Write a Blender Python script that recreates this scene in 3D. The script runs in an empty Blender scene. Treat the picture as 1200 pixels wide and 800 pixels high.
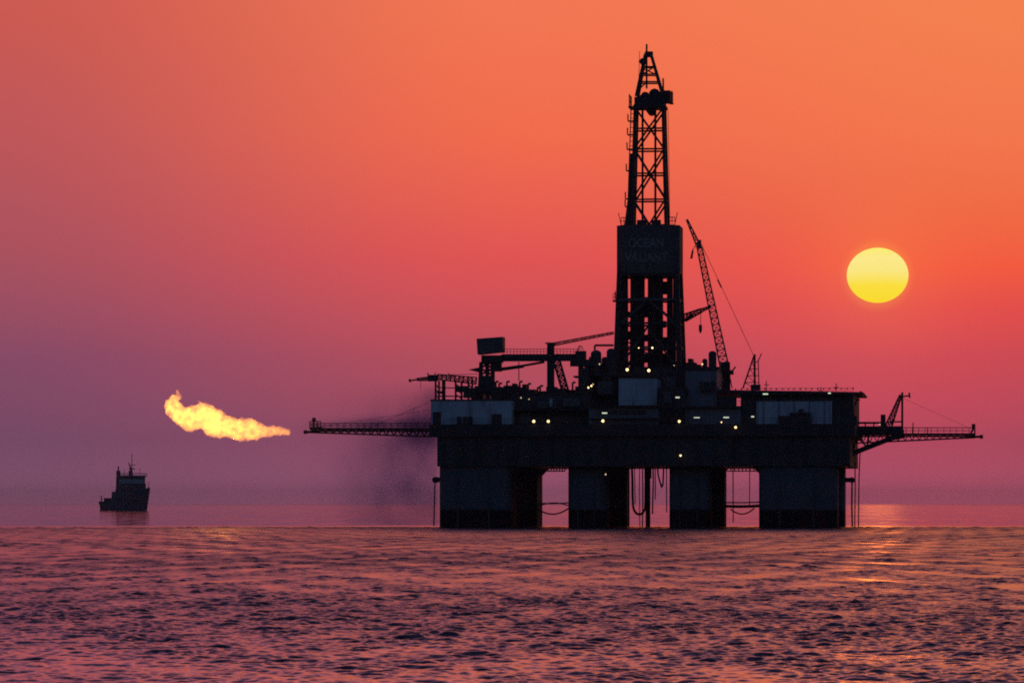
import bpy, bmesh, math, random
import numpy as np
from mathutils import Vector, Matrix, noise as mnoise

random.seed(7)
R = math.radians
scene = bpy.context.scene
COL = scene.collection

# ------------------------------------------------------------------ camera
F = 4800.0            # focal length in photo pixels (1200 wide)
CAM_H = 4.67
HORIZON = 590.0
cam_d = bpy.data.cameras.new("camera")
cam = bpy.data.objects.new("camera", cam_d)
COL.objects.link(cam)
cam.location = (0, 0, CAM_H)
cam.rotation_euler = (R(90), 0, 0)
cam_d.sensor_fit = 'HORIZONTAL'
cam_d.sensor_width = 36
cam_d.lens = 36 * F / 1200
cam_d.shift_y = (HORIZON - 400) / 1200
cam_d.clip_start = 1.0
cam_d.clip_end = 200000
scene.camera = cam


# ------------------------------------------------------------------ helpers
def s2l(c):
    out = []
    for v in c:
        v /= 255.0
        out.append(v / 12.92 if v <= 0.04045 else ((v + 0.055) / 1.055) ** 2.4)
    return out


def tag(o, label=None, cat=None, group=None, kind=None):
    if label: o['label'] = label
    if cat: o['category'] = cat
    if group: o['group'] = group
    if kind: o['kind'] = kind
    return o


class MB:
    """collects boxes, bars, tubes and prisms, then links them as one mesh object"""
    def __init__(self):
        self.v, self.f = [], []

    def add(self, vs, fs):
        b = len(self.v)
        self.v.extend(Vector(v) for v in vs)
        self.f.extend([tuple(b + i for i in f) for f in fs])
        return self

    def box(self, lo, hi):
        x0, y0, z0 = lo; x1, y1, z1 = hi
        return self.add([(x0, y0, z0), (x1, y0, z0), (x1, y1, z0), (x0, y1, z0),
                         (x0, y0, z1), (x1, y0, z1), (x1, y1, z1), (x0, y1, z1)],
                        [(3, 2, 1, 0), (4, 5, 6, 7), (0, 1, 5, 4), (1, 2, 6, 5), (2, 3, 7, 6), (3, 0, 4, 7)])

    def tube(self, p, q, r, n=6, r2=None, cap=True):
        p, q = Vector(p), Vector(q)
        d = q - p
        if d.length < 1e-6: return self
        d.normalize()
        a = Vector((0, 0, 1)) if abs(d.z) < 0.9 else Vector((0, 1, 0))
        u = d.cross(a).normalized(); w = d.cross(u)
        r2 = r if r2 is None else r2
        vs = []
        for c, rr in ((p, r), (q, r2)):
            for i in range(n):
                t = 2 * math.pi * (i + 0.5) / n
                vs.append(c + (u * math.cos(t) + w * math.sin(t)) * rr)
        fs = [(i, (i + 1) % n, n + (i + 1) % n, n + i) for i in range(n)]
        if cap:
            fs += [tuple(range(n - 1, -1, -1)), tuple(range(n, 2 * n))]
        return self.add(vs, fs)

    def bar(self, p, q, w):
        return self.tube(p, q, w * 0.7071, 4)

    def path(self, pts, r, n=6):
        for a, b in zip(pts[:-1], pts[1:]): self.tube(a, b, r, n)
        return self

    def prism(self, poly, y0, y1):
        """polygon given in the x z plane, extruded from y0 to y1"""
        n = len(poly)
        vs = [(x, y0, z) for x, z in poly] + [(x, y1, z) for x, z in poly]
        fs = [tuple(range(n)), tuple(range(2 * n - 1, n - 1, -1))]
        fs += [((i + 1) % n, i, n + i, n + (i + 1) % n) for i in range(n)]
        return self.add(vs, fs)

    def column(self, poly, z0, z1, shrink=1.0):
        """polygon in the x y plane extruded upward"""
        n = len(poly)
        cx = sum(p[0] for p in poly) / n; cy = sum(p[1] for p in poly) / n
        vs = [(x, y, z0) for x, y in poly]
        vs += [(cx + (x - cx) * shrink, cy + (y - cy) * shrink, z1) for x, y in poly]
        fs = [tuple(range(n - 1, -1, -1)), tuple(range(n, 2 * n))]
        fs += [(i, (i + 1) % n, n + (i + 1) % n, n + i) for i in range(n)]
        return self.add(vs, fs)

    def dome(self, c, r, zs=0.6, n=10, m=4):
        vs, fs = [], []
        for j in range(m):
            t = 0.5 * math.pi * j / m
            for i in range(n):
                a = 2 * math.pi * i / n
                vs.append((c[0] + r * math.cos(t) * math.cos(a), c[1] + r * math.cos(t) * math.sin(a), c[2] + r * zs * math.sin(t)))
        vs.append((c[0], c[1], c[2] + r * zs))
        for j in range(m - 1):
            for i in range(n):
                fs.append((j * n + i, j * n + (i + 1) % n, (j + 1) * n + (i + 1) % n, (j + 1) * n + i))
        for i in range(n):
            fs.append(((m - 1) * n + i, (m - 1) * n + (i + 1) % n, m * n))
        return self.add(vs, fs)

    def lattice(self, p, q, w0, w1, n, rc, rb, h0=None, h1=None):
        """four chord lattice girder from p to q, w = width across view depth, h = height"""
        p, q = Vector(p), Vector(q)
        d = (q - p).normalized()
        side = Vector((0, 1, 0)); up = d.cross(side).normalized()
        if up.z < 0: up = -up
        h0 = w0 if h0 is None else h0; h1 = w1 if h1 is None else h1
        rings = []
        for i in range(n + 1):
            t = i / n; c = p.lerp(q, t); w = (w0 + (w1 - w0) * t) / 2; h = (h0 + (h1 - h0) * t) / 2
            rings.append([c + side * w * sx + up * h * sz for sx, sz in ((-1, -1), (1, -1), (1, 1), (-1, 1))])
        for k in range(4):
            for i in range(n):
                self.bar(rings[i][k], rings[i + 1][k], rc)
                a, b = (k, (k + 1) % 4) if i % 2 == 0 else ((k + 1) % 4, k)
                self.bar(rings[i][a], rings[i + 1][b], rb)
        for i in range(n + 1):
            for k in range(4): self.bar(rings[i][k], rings[i][(k + 1) % 4], rb)
        return self

    def rail(self, p, q, h, n, r=0.07):
        p, q = Vector(p), Vector(q); up = Vector((0, 0, h))
        self.bar(p + up, q + up, r * 1.3); self.bar(p + up * .52, q + up * .52, r)
        for i in range(n + 1):
            c = p.lerp(q, i / n); self.bar(c, c + up, r)
        return self

    def build(self, name, m, parent=None, origin=None, smooth=False, bevel=0.0):
        if origin is None:
            origin = Vector(ORG.get(root_of(parent).name, (0, 0, 0))) if parent else Vector((0, 0, 0))
        me = bpy.data.meshes.new(name)
        me.from_pydata([tuple(v - origin) for v in self.v], [], self.f)
        bm_ = bmesh.new(); bm_.from_mesh(me); bmesh.ops.recalc_face_normals(bm_, faces=bm_.faces); bm_.to_mesh(me); bm_.free()
        if smooth:
            for pl in me.polygons: pl.use_smooth = True
        me.materials.append(m)
        o = bpy.data.objects.new(name, me)
        COL.objects.link(o)
        if parent: o.parent = parent
        if bevel:
            b = o.modifiers.new("bevel", 'BEVEL'); b.width = bevel; b.segments = 2; b.limit_method = 'ANGLE'
        return o


ORG = {}


def root_of(o):
    while o.parent: o = o.parent
    return o


# ------------------------------------------------------------------ node helpers
class G:
    def __init__(self, nt):
        self.nt = nt; nt.nodes.clear()

    def n(self, t, **kw):
        nd = self.nt.nodes.new(t)
        for k, v in kw.items(): setattr(nd, k, v)
        return nd

    def link(self, a, b): self.nt.links.new(a, b)

    def put(self, sock, v):
        if isinstance(v, bpy.types.NodeSocket): self.link(v, sock)
        else: sock.default_value = v

    def m(self, op, a, b=None, c=None, clamp=False):
        nd = self.n('ShaderNodeMath', operation=op, use_clamp=clamp)
        for i, v in enumerate((a, b, c)):
            if v is not None: self.put(nd.inputs[i], v)
        return nd.outputs[0]

    def ramp(self, fac, stops, interp='LINEAR'):
        nd = self.n('ShaderNodeValToRGB'); cr = nd.color_ramp; cr.interpolation = interp
        while len(cr.elements) < len(stops): cr.elements.new(0.5)
        for e, (p, c) in zip(cr.elements, stops):
            e.position = p; e.color = (*c[:3], 1)
        self.put(nd.inputs[0], fac)
        return nd.outputs[0]

    def mix(self, fac, a, b, blend='MIX'):
        nd = self.n('ShaderNodeMix', data_type='RGBA', blend_type=blend)
        self.put(nd.inputs[0], fac)
        for i, v in ((6, a), (7, b)):
            self.put(nd.inputs[i], v if isinstance(v, bpy.types.NodeSocket) else (*v[:3], 1))
        return nd.outputs[2]

    def smooth(self, x, a, b, lo=0.0, hi=1.0):
        nd = self.n('ShaderNodeMapRange', interpolation_type='SMOOTHSTEP')
        self.put(nd.inputs[0], x)
        for i, v in enumerate((a, b, lo, hi)): nd.inputs[i + 1].default_value = v
        return nd.outputs[0]

    def noise(self, vec, scale, detail=3, rough=0.55):
        nd = self.n('ShaderNodeTexNoise')
        if vec is not None: self.link(vec, nd.inputs['Vector'])
        nd.inputs['Scale'].default_value = scale; nd.inputs['Detail'].default_value = detail
        nd.inputs['Roughness'].default_value = rough
        return nd.outputs[0]


def new_mat(name):
    m = bpy.data.materials.new(name); m.use_nodes = True
    return m, G(m.node_tree)


def paint(name, base, rough=0.55, metal=0.0, grime=(0.03, 0.025, 0.02), amount=0.5, streak=True):
    """weathered marine paint: base colour, broad tone drift, rust and dirt streaks running down"""
    m, g = new_mat(name)
    out = g.n('ShaderNodeOutputMaterial'); p = g.n('ShaderNodeBsdfPrincipled')
    tc = g.n('ShaderNodeTexCoord')
    mp = g.n('ShaderNodeMapping'); mp.inputs['Scale'].default_value = (0.9, 0.9, 0.12 if streak else 0.9)
    g.link(tc.outputs['Object'], mp.inputs['Vector'])
    n1 = g.noise(mp.outputs[0], 0.9, 5, 0.65)
    n2 = g.noise(tc.outputs['Object'], 0.25, 3, 0.5)
    f = g.m('MULTIPLY', g.smooth(n1, 0.48, 0.72), amount)
    drift = g.m('MULTIPLY_ADD', n2, 0.5, 0.75)
    c = g.mix(1.0, base, drift, 'MULTIPLY')
    c = g.mix(f, c, grime)
    g.link(c, p.inputs['Base Color'])
    p.inputs['Roughness'].default_value = rough; p.inputs['Metallic'].default_value = metal; p.inputs['Specular IOR Level'].default_value = .12
    g.link(p.outputs[0], out.inputs[0])
    return m


def lamp_mat(name, col, s):
    m, g = new_mat(name)
    out = g.n('ShaderNodeOutputMaterial'); e = g.n('ShaderNodeEmission')
    e.inputs[0].default_value = (*col, 1); e.inputs[1].default_value = s
    g.link(e.outputs[0], out.inputs[0])
    return m


STEEL = paint("dark_steel", (0.045, 0.047, 0.052), 0.6, 0, (0.035, 0.02, 0.013), 0.5)
STEEL2 = paint("grey_steel", (0.10, 0.105, 0.115), 0.55, 0, (0.04, 0.022, 0.014), 0.5)
HOUSE = paint("blue_grey_house_paint", (0.36, 0.46, 0.56), 0.5, 0, (0.07, 0.055, 0.05), 0.6)
HOUSE2 = paint("dull_house_paint", (0.15, 0.18, 0.23), 0.55, 0, (0.05, 0.035, 0.03), 0.6)
DARKHULL = paint("dark_deck_paint", (0.055, 0.058, 0.066), 0.6, 0, (0.03, 0.02, 0.015), 0.6)
WALLP = paint("wind_wall_paint", (0.085, 0.09, 0.10), 0.6, 0, (0.03, 0.025, 0.025), 0.5)
LETTER = paint("letter_paint", (0.20, 0.20, 0.22), 0.6, 0, (0.10, 0.09, 0.09), 0.4)
ROPE = paint("weathered_rope", (0.05, 0.045, 0.04), 0.9, 0, (0.02, 0.02, 0.02), 0.3, False)
LAMP = lamp_mat("lamp_glow", (1.0, 0.70, 0.30), 2.6)
TUBE = lamp_mat("tube_glow", (0.85, 0.95, 0.72), 0.9)
LAMPDIM = lamp_mat("dim_lamp_glow", (1.0, 0.75, 0.42), 1.1)


def column_mat():
    m, g = new_mat("column_paint")
    out = g.n('ShaderNodeOutputMaterial'); p = g.n('ShaderNodeBsdfPrincipled')
    tc = g.n('ShaderNodeTexCoord')
    mp = g.n('ShaderNodeMapping'); mp.inputs['Scale'].default_value = (1.0, 1.0, 0.08)
    g.link(tc.outputs['Object'], mp.inputs['Vector'])
    n1 = g.noise(mp.outputs[0], 1.1, 5, 0.65); n2 = g.noise(tc.outputs['Object'], 0.22, 3)
    sep = g.n('ShaderNodeSeparateXYZ'); g.link(tc.outputs['Object'], sep.inputs[0])
    zz = g.m('ADD', sep.outputs[2], g.m('MULTIPLY', g.m('SUBTRACT', n1, 0.5), 0.9))
    base = g.mix(1.0, (0.085, 0.098, 0.125), g.m('MULTIPLY_ADD', n2, 0.6, 0.7), 'MULTIPLY')
    base = g.mix(g.m('MULTIPLY', g.smooth(n1, 0.5, 0.75), 0.6), base, (0.05, 0.035, 0.03))
    c = g.mix(g.smooth(zz, 3.2, 3.9), (0.012, 0.012, 0.014), base)     # black boot topping with fouling
    g.link(c, p.inputs['Base Color']); p.inputs['Roughness'].default_value = 0.75; p.inputs['Specular IOR Level'].default_value = .08
    g.link(p.outputs[0], out.inputs[0])
    return m


COLUMN = column_mat()

# ------------------------------------------------------------------ the rig's frame of reference
YAW = R(-6.2)
RX, RY = 27.1, 830.0
cY, sY = math.cos(YAW), math.sin(YAW)


def P(px, py, ly=-33.0):
    """rig-frame point on the plane y = ly that the photograph shows at (px, py)"""
    k = (px - 600) / F
    x = (k * (RY + ly * cY) - RX + ly * sY) / (cY - k * sY)
    Y = RY + x * sY + ly * cY
    return Vector((x, ly, CAM_H + (HORIZON - py) * Y / F))


def place(o, org):
    o.location = (RX + org.x * cY - org.y * sY, RY + org.x * sY + org.y * cY, org.z)
    o.rotation_euler = (0, 0, YAW)


def thing(name, label, cat, org, group=None):
    o = bpy.data.objects.new(name, None); COL.objects.link(o)
    o.empty_display_size = 1
    place(o, Vector(org)); ORG[o.name] = tuple(org)
    return tag(o, label, cat, group)


def one(mb, name, m, org, label, cat, group=None, smooth=False):
    org = Vector(org)
    o = mb.build(name, m, None, origin=org, smooth=smooth); place(o, org)
    return tag(o, label, cat, group)


def pbox(mb, px0, py0, px1, py1, ly0, ly1):
    a = P(px0, py1, ly0); b = P(px1, py0, ly0)
    return mb.box((a.x, ly0, a.z), (b.x, ly1, b.z))


rig = thing("drilling_rig", "black semi-submersible drilling rig with tall lattice derrick standing on thick columns in the sea", "oil rig", (0, 0, 0))

# ---- columns: near row and far row, corner columns broader
ZB = P(700, 546, -33).z
Z_DECK = P(700, 497, -33).z


def rounded(x0, x1, y0, y1, r, n=4):
    pts = []
    for cx, cy, a0 in ((x1 - r, y0 + r, -90), (x1 - r, y1 - r, 0), (x0 + r, y1 - r, 90), (x0 + r, y0 + r, 180)):
        for i in range(n + 1):
            a = R(a0 + 90 * i / n); pts.append((cx + r * math.cos(a), cy + r * math.sin(a)))
    return pts


colpx = [(514, 598, 'corner'), (664, 709, 'mid'), (783, 831, 'mid'), (889, 981, 'corner')]
colx = [(P(a, 600, -32).x, P(b, 600, -32).x, k) for a, b, k in colpx]
for row, (y0, y1) in enumerate(((-32, -18), (18, 32))):
    for i, (x0, x1, k) in enumerate(colx):
        ya, yb = (y0, y1) if k == 'corner' else ((y0 + 2, y1 - 2))
        b = MB().column(rounded(x0, x1, ya, yb, 1.6), -5, ZB + 0.05)
        if k == 'corner':                                   # flared haunch under the deck on the inner side
            s = 1 if i == 0 else -1; xe = x1 if i == 0 else x0
            b.prism([(xe - s * .4, ZB + .04), (xe + s * 1.25, ZB + .04), (xe + s * .9, ZB - .5), (xe - s * .4, ZB - 1.9)], ya + 1.7, yb - 1.7)
        c = b.build("column", COLUMN, rig)
        if row == 0:
            for q in (0.27, 0.7):
                fx = x0 + (x1 - x0) * q
                MB().tube((fx, ya - .18, -1), (fx, ya - .18, ZB - .2), .13).build("fender_pipe", STEEL2, c)

# ---- hull and main deck
hx0, hx1 = P(512, 520, -33).x, P(996, 520, -33).x
MB().box((hx0, -32.6, ZB), (hx1, 32.6, P(700, 511, -33).z)).build("deck_hull", DARKHULL, rig)
mx0, mx1 = P(503, 500, -33).x, P(1002, 500, -33).x
ZM = P(700, 511, -33).z
MB().box((mx0, -33.4, ZM + .003), (mx1, 33.4, Z_DECK)).build("main_deck", STEEL, rig)
# hull front details: vertical ribs, doubler plates
for i in range(23):
    x = hx0 + 1.2 + (hx1 - hx0 - 2.4) * i / 22
    MB().box((x - .12, -32.95, ZB + .3), (x + .12, -32.6, ZM - .1)).build("hull_stiffener", DARKHULL, rig)
MB().rail((mx0, -33.2, Z_DECK), (mx1, -33.2, Z_DECK), 1.15, 56, .06).build("deck_railing", STEEL2, rig)
# walkway slung under the hull edge
for q0, q1 in ((636, 662), (852, 888)):
    b = MB()
    a, c = P(q0, 549, 32), P(q1, 549, 32)
    b.box((a.x, 31.5, a.z - .6), (c.x, 33, a.z - .38))
    for i in range(9):
        x = a.x + (c.x - a.x) * i / 8; b.box((x - .12, 32.0, a.z - .4), (x + .12, 32.3, ZB + .05))
    b.build("under_deck_walkway", STEEL, rig)

# ---- deckhouses
def house(px0, py0, px1, py1, ly0, ly1, mat, name="deckhouse", windows=None, door=None):
    o = pbox(MB(), px0, py0, px1, py1, ly0, ly1).build(name, mat, rig)
    a = P(px0, py1, ly0); c = P(px1, py0, ly0)
    b = MB().box((a.x - .15, ly0 - .15, c.z), (c.x + .15, ly1 + .15, c.z + .25)); b.build("roof", STEEL, o)
    if windows:
        for (wx, wy, ww, wh) in windows:
            w = P(wx, wy, ly0)
            MB().box((w.x - ww / 2, ly0 - .06, w.z - wh / 2), (w.x + ww / 2, ly0 + .05, w.z + wh / 2)).build("window", STEEL, o)
    if door:
        for (dx, wy, ww, wh) in door:
            w = P(dx, wy, ly0)
            MB().box((w.x - ww / 2, ly0 - .08, w.z), (w.x + ww / 2, ly0 + .05, w.z + wh)).build("door", STEEL, o)
    return o


left_house = house(505, 469, 600, 497, -31.5, -12, HOUSE, door=[(512, 497, 1.6, 2.4), (582, 497, 2.0, 2.0)])
for x in (538, 545, 551):
    pbox(MB(), x - 2.4, 488, x + 2.4, 496.8, -31.9, -31.52).build("locker", STEEL, left_house)
house(600, 462, 692, 497, -27, 10, DARKHULL)
house(690, 476, 772, 497, -31, -10, HOUSE2, windows=[(730, 483, 9, .8)])
house(772, 455, 803, 497, -28, 10, DARKHULL)
house(803, 477, 868, 497, -30.5, -5, HOUSE2)
house(868, 462, 1000, 497, -29, 20, DARKHULL)
bp = pbox(MB(), 886, 470, 975, 496.8, -29.6, -29.02).build("pale_cladding", HOUSE, rig)
for i in range(5):
    x = 886 + 89 * (i + .5) / 5
    pbox(MB(), x - .6, 470, x + .6, 496, -29.75, -29.62).build("batten", HOUSE2, bp)
house(725, 443, 770, 476, -26, -8, HOUSE, name="drill_floor_house")
house(690, 431, 842, 478, -7, 20, DARKHULL, name="drill_floor")
house(803, 434, 840, 477, -24, -8, HOUSE2)
# stair tower at the right end, ragged outline
sx = [(975, 466, 993, 497), (993, 470, 998, 497), (998, 478, 1001, 497), (1000, 487, 1004, 497)]
for q in sx:
    pbox(MB(), *q, -27.5, -20).build("stair_landing", STEEL, rig)
# storey ledges and walkways across the front
for (a, c, y, ly) in ((690, 772, 476, -32.0), (772, 868, 476.5, -31.8), (868, 1000, 461.5, -30.4), (600, 690, 480, -29.5), (690, 803, 489.5, -32.4)):
    p, q = P(a, y, ly), P(c, y, ly)
    w = MB().box((p.x, ly, p.z - .16), (q.x, ly + 2.6, p.z)).build("walkway", STEEL, rig)
    MB().rail((p.x, ly + .1, p.z), (q.x, ly + .1, p.z), 1.1, max(4, int((q.x - p.x) / 1.6)), .05).build("handrail", STEEL2, w)

# ---- helideck
hz1, hz0 = P(900, 455.3, -28).z, P(900, 459.5, -28).z
a, c = P(842, 455, -20), P(1000, 455, -20)
tip = P(1012, 455, -20)
deck = MB().prism([(a.x, hz1), (tip.x, hz1 - .55), (tip.x - .2, hz1 - .8), (c.x - 3, hz0), (a.x, hz0)], -22, 16).build("helideck", STEEL, rig)
for i in range(24):
    x = a.x + (c.x - a.x) * i / 23
    h = random.choice((.25, .35, .5, .3))
    MB().box((x - .13, -21.8, hz1 - .02), (x + .13, -21.5, hz1 + h)).build("perimeter_light", STEEL, deck)
for (px, y0) in ((898, 446), (980, 449), (962, 453), (847, 447)):
    p = P(px, y0, -18)
    MB().bar((p.x, -18, hz1 - .1), (p.x, -18, p.z), .16).bar((p.x - .5, -18, p.z - .8), (p.x + .5, -18, p.z - .8), .14).build("mast_antenna", STEEL, deck)
for px in (876, 920, 960, 996):
    p = P(px, 500, -21)
    MB().bar((p.x, -21, Z_DECK), (p.x, -21, hz0), .4).build("support_post", STEEL, deck)
MB().bar(P(1000, 478, -21), P(1009, 458, -21), .3).build("raking_strut", STEEL, deck)

# ---- machinery on deck: skyline between the gantry and the derrick and right of it
def unit(px0, px1, top, bot, ly, dy, name="machinery_housing", mat=STEEL):
    return pbox(MB(), px0, top, px1, bot, ly, ly + dy).build(name, mat, rig)


def tank(px, top, bot, rpx, ly, mat=DARKHULL, name="storage_tank"):
    p, q = P(px, bot, ly), P(px, top, ly)
    r = rpx / 5.8
    n = 12
    poly = [(p.x + r * math.cos(2 * math.pi * i / n), ly + r * math.sin(2 * math.pi * i / n)) for i in range(n)]
    b = MB().column(poly, p.z, q.z - r * .7); b.dome((p.x, ly, q.z - r * .7), r, .7, n)
    return b.build(name, mat, rig)


for (x0, x1, t, ly) in ((576, 588, 453, -20), (586, 593, 457, -12), (590, 606, 451.5, -16), (600, 604, 449, -16), (606, 616, 453.5, -14), (614, 627, 456, -20),
                        (612, 617, 450, -6), (626, 641, 458, -10), (640, 651, 453, -18), (650, 662, 455, -20), (659, 676, 456.5, -14), (674, 692, 452.5, -19),
                        (552, 566, 458, -10), (556, 574, 452, 0)):
    unit(x0, x1, t, 470, ly, 5)
for (x, t) in ((581, 447), (585, 449), (594, 447), (609, 447), (619, 449.5), (633, 452), (671, 448), (630, 454)):
    p, q = P(x, 470, -12), P(x, t, -12)
    MB().tube(p, q, .2).tube(q, q + Vector((.6, 0, 0)), .2).build("vent_pipe", STEEL, rig)
tank(698.5, 410, 440, 6.2, -14); tank(716.5, 408, 440, 5.6, -13); tank(835, 411, 440, 4.6, -15)
tank(709, 418, 440, 4, -10); tank(684, 431, 465, 6, -18); tank(826, 420, 436, 3, -12)
for (x0, x1, t, ly) in ((690, 706, 426, -12), (704, 724, 429, -9), (803, 815, 424.5, -9), (812, 820, 427, -14), (818, 832, 429.5, -10), (690, 697, 418, -5), (806, 811, 420, -2), (672, 694, 440, -8)):
    unit(x0, x1, t, 442, ly, 6)
for (x0, x1, t, bt, ly, m) in ((700, 718, 447, 462, -16, STEEL2), (706, 714, 436, 447, -12, STEEL2), (776, 792, 441, 455, -14, STEEL2), (778, 786, 459, 472, -29, STEEL2),
                               (630, 652, 470, 478, -28.4, STEEL2), (610, 622, 483, 496, -28, STEEL2), (660, 680, 466, 476, -28, STEEL2),
                               (644, 647, 467, 476, -29, HOUSE), (912, 928, 487, 497, -31, STEEL), (926, 950, 483, 497, -30.6, STEEL), (936, 941, 479, 484, -30.6, STEEL),
                               (842, 862, 464, 476, -24, DARKHULL), (820, 838, 447, 458, -25, STEEL)):
    pbox(MB(), x0, t, x1, bt, ly, ly + 1.5 if ly < -28 else ly + 4).build("equipment_skid", m, rig)
p, q = P(697, 410, -12), P(697, 404.5, -12); r_ = P(719, 404.5, -12)
MB().path([p, q, r_], .22).build("vent_pipe", STEEL, rig)

# ---- derrick
SC = F / RY
DC = P(761.8, 440, 0).x


def dz(py): return P(762, py, 0).z


def dhw(z):
    ks = [(dz(446), 6.5), (dz(322), 5.75), (dz(265), 3.45), (dz(126), 2.8)]
    if z <= ks[0][0]: return ks[0][1]
    for (z0, w0), (z1, w1) in zip(ks[:-1], ks[1:]):
        if z <= z1: return w0 + (w1 - w0) * (z - z0) / (z1 - z0)
    return ks[-1][1]


def dcorner(k, z, grow=0.0):
    s = ((-1, -1), (1, -1), (1, 1), (-1, 1))[k]; h = dhw(z) + grow
    return Vector((DC + s[0] * h, s[1] * h, z))


derrick = MB().box((DC - 7.2, -7.2, dz(442)), (DC + 7.2, 7.2, dz(438))).build("derrick", STEEL, rig)
zs_break = [dz(438), dz(322), dz(265), dz(124)]
for k in range(4):
    b = MB()
    for (z0, z1), w in zip(zip(zs_break[:-1], zs_break[1:]), (1.0, .8, .62)):
        b.bar(dcorner(k, z0), dcorner(k, z1), w)
    b.build("corner_leg", STEEL, derrick)
levels = [438, 408, 380, 352, 322, 293, 265, 235, 204.5, 176, 152, 126]
for py in levels:
    z = dz(py); b = MB()
    for k in range(4): b.bar(dcorner(k, z), dcorner((k + 1) % 4, z), .42 if py > 300 else .34)
    b.build("girt", STEEL2 if py == 352 else STEEL, derrick)
for (p0, p1) in ((265, 235), (235, 176), (176, 128)):
    for k in range(4):
        j = (k + 1) % 4; b = MB()
        if p0 == 265:
            mid = (dcorner(k, dz(p0)) + dcorner(j, dz(p0))) / 2
            b.bar(dcorner(k, dz(p1)), mid, .36); b.bar(dcorner(j, dz(p1)), mid, .36)
        else:
            b.bar(dcorner(k, dz(p0)), dcorner(j, dz(p1)), .36); b.bar(dcorner(j, dz(p0)), dcorner(k, dz(p1)), .36)
        b.build("cross_brace", STEEL, derrick)
for (p0, p1) in ((352, 384), (384, 438)):
    for k in range(4):
        j = (k + 1) % 4; b = MB()
        mid = (dcorner(k, dz(p0)) + dcorner(j, dz(p0))) / 2
        b.bar(mid, dcorner(k, dz(p1)), .4); b.bar(mid, dcorner(j, dz(p1)), .4)
        b.build("cross_brace", STEEL2 if (p0 == 352 and k == 0) else STEEL, derrick)
# inside: guide rails, travelling block, racked drill pipe
for px in (753, 768):
    x = P(px, 300, 0).x
    MB().bar((x, 0, dz(438)), (x, 0, dz(128)), .42).build("guide_rail", STEEL, derrick)
for (x0, x1, ly) in ((739.3, 753.6, -3.2), (760, 776, -3.0), (782, 794.5, -2.5), (727, 734.5, -3.5), (741, 752, 2), (763, 775, 2.4)):
    b = MB(); n = int((x1 - x0) / 1.7)
    for i in range(n + 1):
        for r in range(2):
            x = P(x0 + (x1 - x0) * i / n + r * .4, 300, ly).x
            b.tube((x + random.uniform(-.1, .1), ly + r * .5 - .2, dz(438)), (x + random.uniform(-.12, .12), ly + r * .5, dz(300 + random.uniform(-3, 6))), .17, 5)
    b.build("racked_pipe", STEEL, derrick)
for (px, y0, y1, w) in ((757, 348, 372, .5), (757, 392, 400, .8), (780, 330, 345, .6), (736.5, 365, 372, .8), (779.5, 395, 408, .6)):
    x = P(px, y0, 0).x
    MB().box((x - w, -.6, dz(y1)), (x + w, .6, dz(y0))).build("hoisting_block", STEEL, derrick)
for (px, y0, y1, w, ly) in ((736.6, 388, 398, .45, 1), (756.6, 414, 425, .7, 1), (778.8, 376, 384, .4, -1), (779.2, 414, 430, .6, 0)):
    q = P(px, y1, ly); q2 = P(px, y0, ly)
    MB().box((q.x - w, ly - .4, q.z), (q.x + w * .8, ly + .4, q2.z)).build("pipe_handler", STEEL, derrick)
for (p0, p1) in ((438, 395),):
    for k in (0, 2):
        MB().bar(dcorner(k, dz(p0)), dcorner((k + 1) % 4, dz(p1)), .3).build("tie_rod", STEEL, derrick)
# monkey board
z = dz(352)
MB().box((DC - 6.3, -7.0, z - .35), (DC + 5.9, -5.9, z - .1)).rail((DC - 6.6, -7.0, z - .1), (DC - 6.6, -5.0, z - .1), 1.6, 2).build("platform", STEEL2, derrick)
p = P(720, 352, -6.4)
MB().box((p.x - .3, -7, p.z - .3), (p.x + 1.2, -5.6, p.z + .05)).rail((p.x - .25, -6.6, p.z), (p.x + 1, -6.6, p.z), 1.3, 2, .1).build("platform", STEEL, derrick)
# ladder up the left side with its cages
b = MB()
for (y0, y1, x0, x1) in ((438, 326, 720.5, 723.5), (263, 128, 735, 739.5)):
    for i in range(26):
        t = i / 25; x = x0 + (x1 - x0) * t; y = y0 + (y1 - y0) * t
        q = P(x, y, -1.5); b.bar(q, q + Vector((.75, 0, 0)), .12)
    for d in (0, .75):
        b.bar(P(x0, y0, -1.5) + Vector((d, 0, 0)), P(x1, y1, -1.5) + Vector((d, 0, 0)), .2)
for y in (241, 232, 199, 174, 157, 141):
    q = P(735 + (263 - y) / 135 * 4.5 - 1.5, y, -1.5); b.box((q.x - .3, -2.2, q.z - .3), (q.x + 1.1, -.6, q.z - .1)); b.rail((q.x - .3, -2.2, q.z - .1), (q.x - .3, -.6, q.z - .1), 1.2, 1, .12)
b.build("ladder", STEEL, derrick)
x0, x1 = P(733, 262, -2), P(737, 262, -2)
MB().tube(P(734.5, 264, -2), P(738, 236, -2), .55, 6).tube(P(737, 264, -3), P(740, 180, -3), .3).build("standpipe", STEEL, derrick)
# fall-off cables
MB().bar(P(785, 265, 3), P(783, 130, 2), .09).build("cable", ROPE, derrick)
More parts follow.
